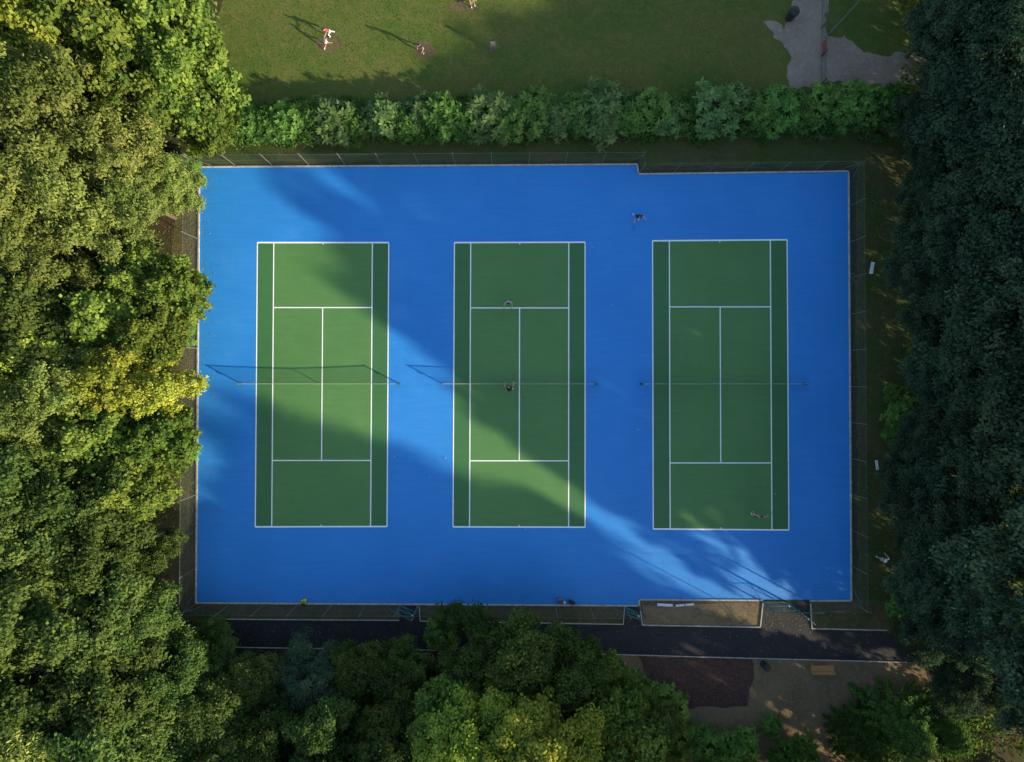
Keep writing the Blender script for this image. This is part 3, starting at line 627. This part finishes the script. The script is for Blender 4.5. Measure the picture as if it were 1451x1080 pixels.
    for sx in(-1,1): mb.ell(o((sx*.03,.082,.012)),(.012,.008,.008),2,8,6,RH); mb.ell(o((sx*.077,-.005,-.01)),(.012,.02,.032),0,8,6,RH)
    mb.ell(o((0,-.016,.028)),(.084,.094,.112),1,18,12,RH,zmin=-.2)
    mb.obj('head',[SK,hair,EYE,LIP],E,True)
    if racket:
        d=(J['rpa']-J['rwr']).normalized(); p0=J['rpa']+d*.02; d2=(d+Vector((.1,.5,.05))).normalized(); mb=MB()
        mb.tube([p0-d2*.06,p0+d2*.14],.016,0,8); mb.tube([p0+d2*.14,p0+d2*.32],.010,1,8)
        c=p0+d2*.48; s1=d2.cross(Vector((.4,0,1))).normalized(); pts=[c+d2*.17*math.cos(t*math.pi/12)+s1*.13*math.sin(t*math.pi/12) for t in range(25)]
        mb.tube(pts,.010,1,6,False)
        for k in range(-5,6):
            q=k/6; h=.17*math.sqrt(1-q*q); mb.tube([c+s1*.13*q-d2*h,c+s1*.13*q+d2*h],.0012,0,4); h=.13*math.sqrt(1-q*q); mb.tube([c+d2*.17*q-s1*h,c+d2*.17*q+s1*h],.0012,0,4)
        mb.obj('tennis_racket',[M_dark,M_gsteel],E)
    return E
C_black=plain('black_cloth',(.02,.02,.025),.9); C_grey=plain('grey_cloth',(.30,.31,.33),.9); C_navy=plain('navy_cloth',(.03,.04,.08),.9); C_white=plain('white_cloth',(.65,.66,.68),.9); C_redc=plain('red_cloth',(.42,.05,.07),.9); C_khaki=plain('khaki_cloth',(.20,.17,.12),.9)
run_l=((-.03,.28,-.32),(-.01,-.12,-.40)); run_r=((.03,-.12,-.40),(.02,-.28,-.28))
person('tennis_player',901,309,rad(200),C_black,C_navy,.034,24,((-.18,.12,-.18),(-.05,.2,.02)),((.22,.08,-.12),(.14,.2,.02)),run_l,run_r,True)
person('tennis_player',720,428,rad(185),C_grey,C_black,.034,22,((-.14,.12,-.2),(.06,.24,.0)),((.16,.14,-.18),(.05,.24,.03)),((-.14,.16,-.36),(-.04,-.12,-.36)),((.14,.16,-.36),(.04,-.12,-.36)),True)
person('tennis_player',722,553,rad(10),C_black,C_black,.034,28,((-.16,.14,-.16),(.1,.22,-.02)),((.2,.12,-.14),(.06,.24,.04)),((-.16,.18,-.34),(-.04,-.14,-.34)),((.16,.18,-.34),(.04,-.14,-.34)),True,plain('auburn_hair',(.12,.04,.02),.7))
person('tennis_player',1068,730,rad(-10),C_khaki,C_black,.034,14,((-.2,.1,-.16),(-.14,.16,.05)),((.24,.04,-.1),(.2,.14,.04)),((-.12,.12,-.38),(-.05,-.08,-.38)),((.14,.05,-.40),(.06,-.1,-.39)),True)
person('child',470,50,rad(110),C_redc,C_white,.01,40,((-.2,.18,-.12),(-.05,.2,-.05)),((.2,.18,-.12),(.1,.2,-.02)),run_l,run_r,False,scale=.85,long_legs=True)
person('child',463,66,rad(-60),C_white,C_redc,.01,30,((-.22,.12,-.1),(-.12,.16,0)),((.2,.14,-.14),(.1,.2,0)),((-.12,.2,-.34),(-.04,-.14,-.34)),run_r,False,scale=.78)
person('pedestrian',599,72,rad(160),C_navy,C_black,.01,24,((-.14,.12,-.2),(.04,.2,-.08)),None,((-.04,.2,-.38),(-.02,-.06,-.40)),((.03,-.1,-.41),(.02,-.16,-.38)),long_legs=True)
person('pedestrian',655,4,rad(20),C_redc,C_black,.01,6,long_legs=True); person('pedestrian',670,9,rad(-150),C_black,C_khaki,.01,4,long_legs=True)
person('pedestrian',1246,790,rad(40),C_white,C_grey,.01,12,None,((.1,.1,-.24),(.02,.2,-.08)),((-.03,.22,-.36),(-.02,-.04,-.40)),((.03,-.1,-.41),(.02,-.16,-.38)),long_legs=True)

# ------------------------------------------------------------------ light, sky, camera
el=17.5; dx,dy=.884,-.468; az=math.atan2(dx,dy)
sd=Vector((dx*math.cos(rad(el)),dy*math.cos(rad(el)),math.sin(rad(el)))).normalized()
sl=bpy.data.lights.new('sun','SUN'); sl.energy=11.0; sl.angle=rad(1.0); sl.color=(1,.86,.60)
so=bpy.data.objects.new('sun',sl); so.rotation_euler=(-sd).to_track_quat('-Z','Y').to_euler(); so.location=(60,-40,40); scene.collection.objects.link(so)
w=bpy.data.worlds.new('World'); scene.world=w; w.use_nodes=True; nt=w.node_tree; bg=nt.nodes['Background']
sk=nt.nodes.new('ShaderNodeTexSky'); sk.sky_type='NISHITA'; sk.sun_disc=False; sk.sun_elevation=rad(el); sk.sun_rotation=az
nt.links.new(sk.outputs[0],bg.inputs['Color']); bg.inputs['Strength'].default_value=.34
cam=bpy.data.cameras.new('camera'); cam.sensor_width=36; cam.lens=36*CAMH/(1451/SC); cam.clip_end=3000
co=bpy.data.objects.new('camera',cam); co.location=(0,0,CAMH); co.rotation_euler=(0,0,0); scene.collection.objects.link(co); scene.camera=co
scene.view_settings.view_transform='Standard'; scene.view_settings.look='None'; scene.view_settings.exposure=0
print('trees',cnt)
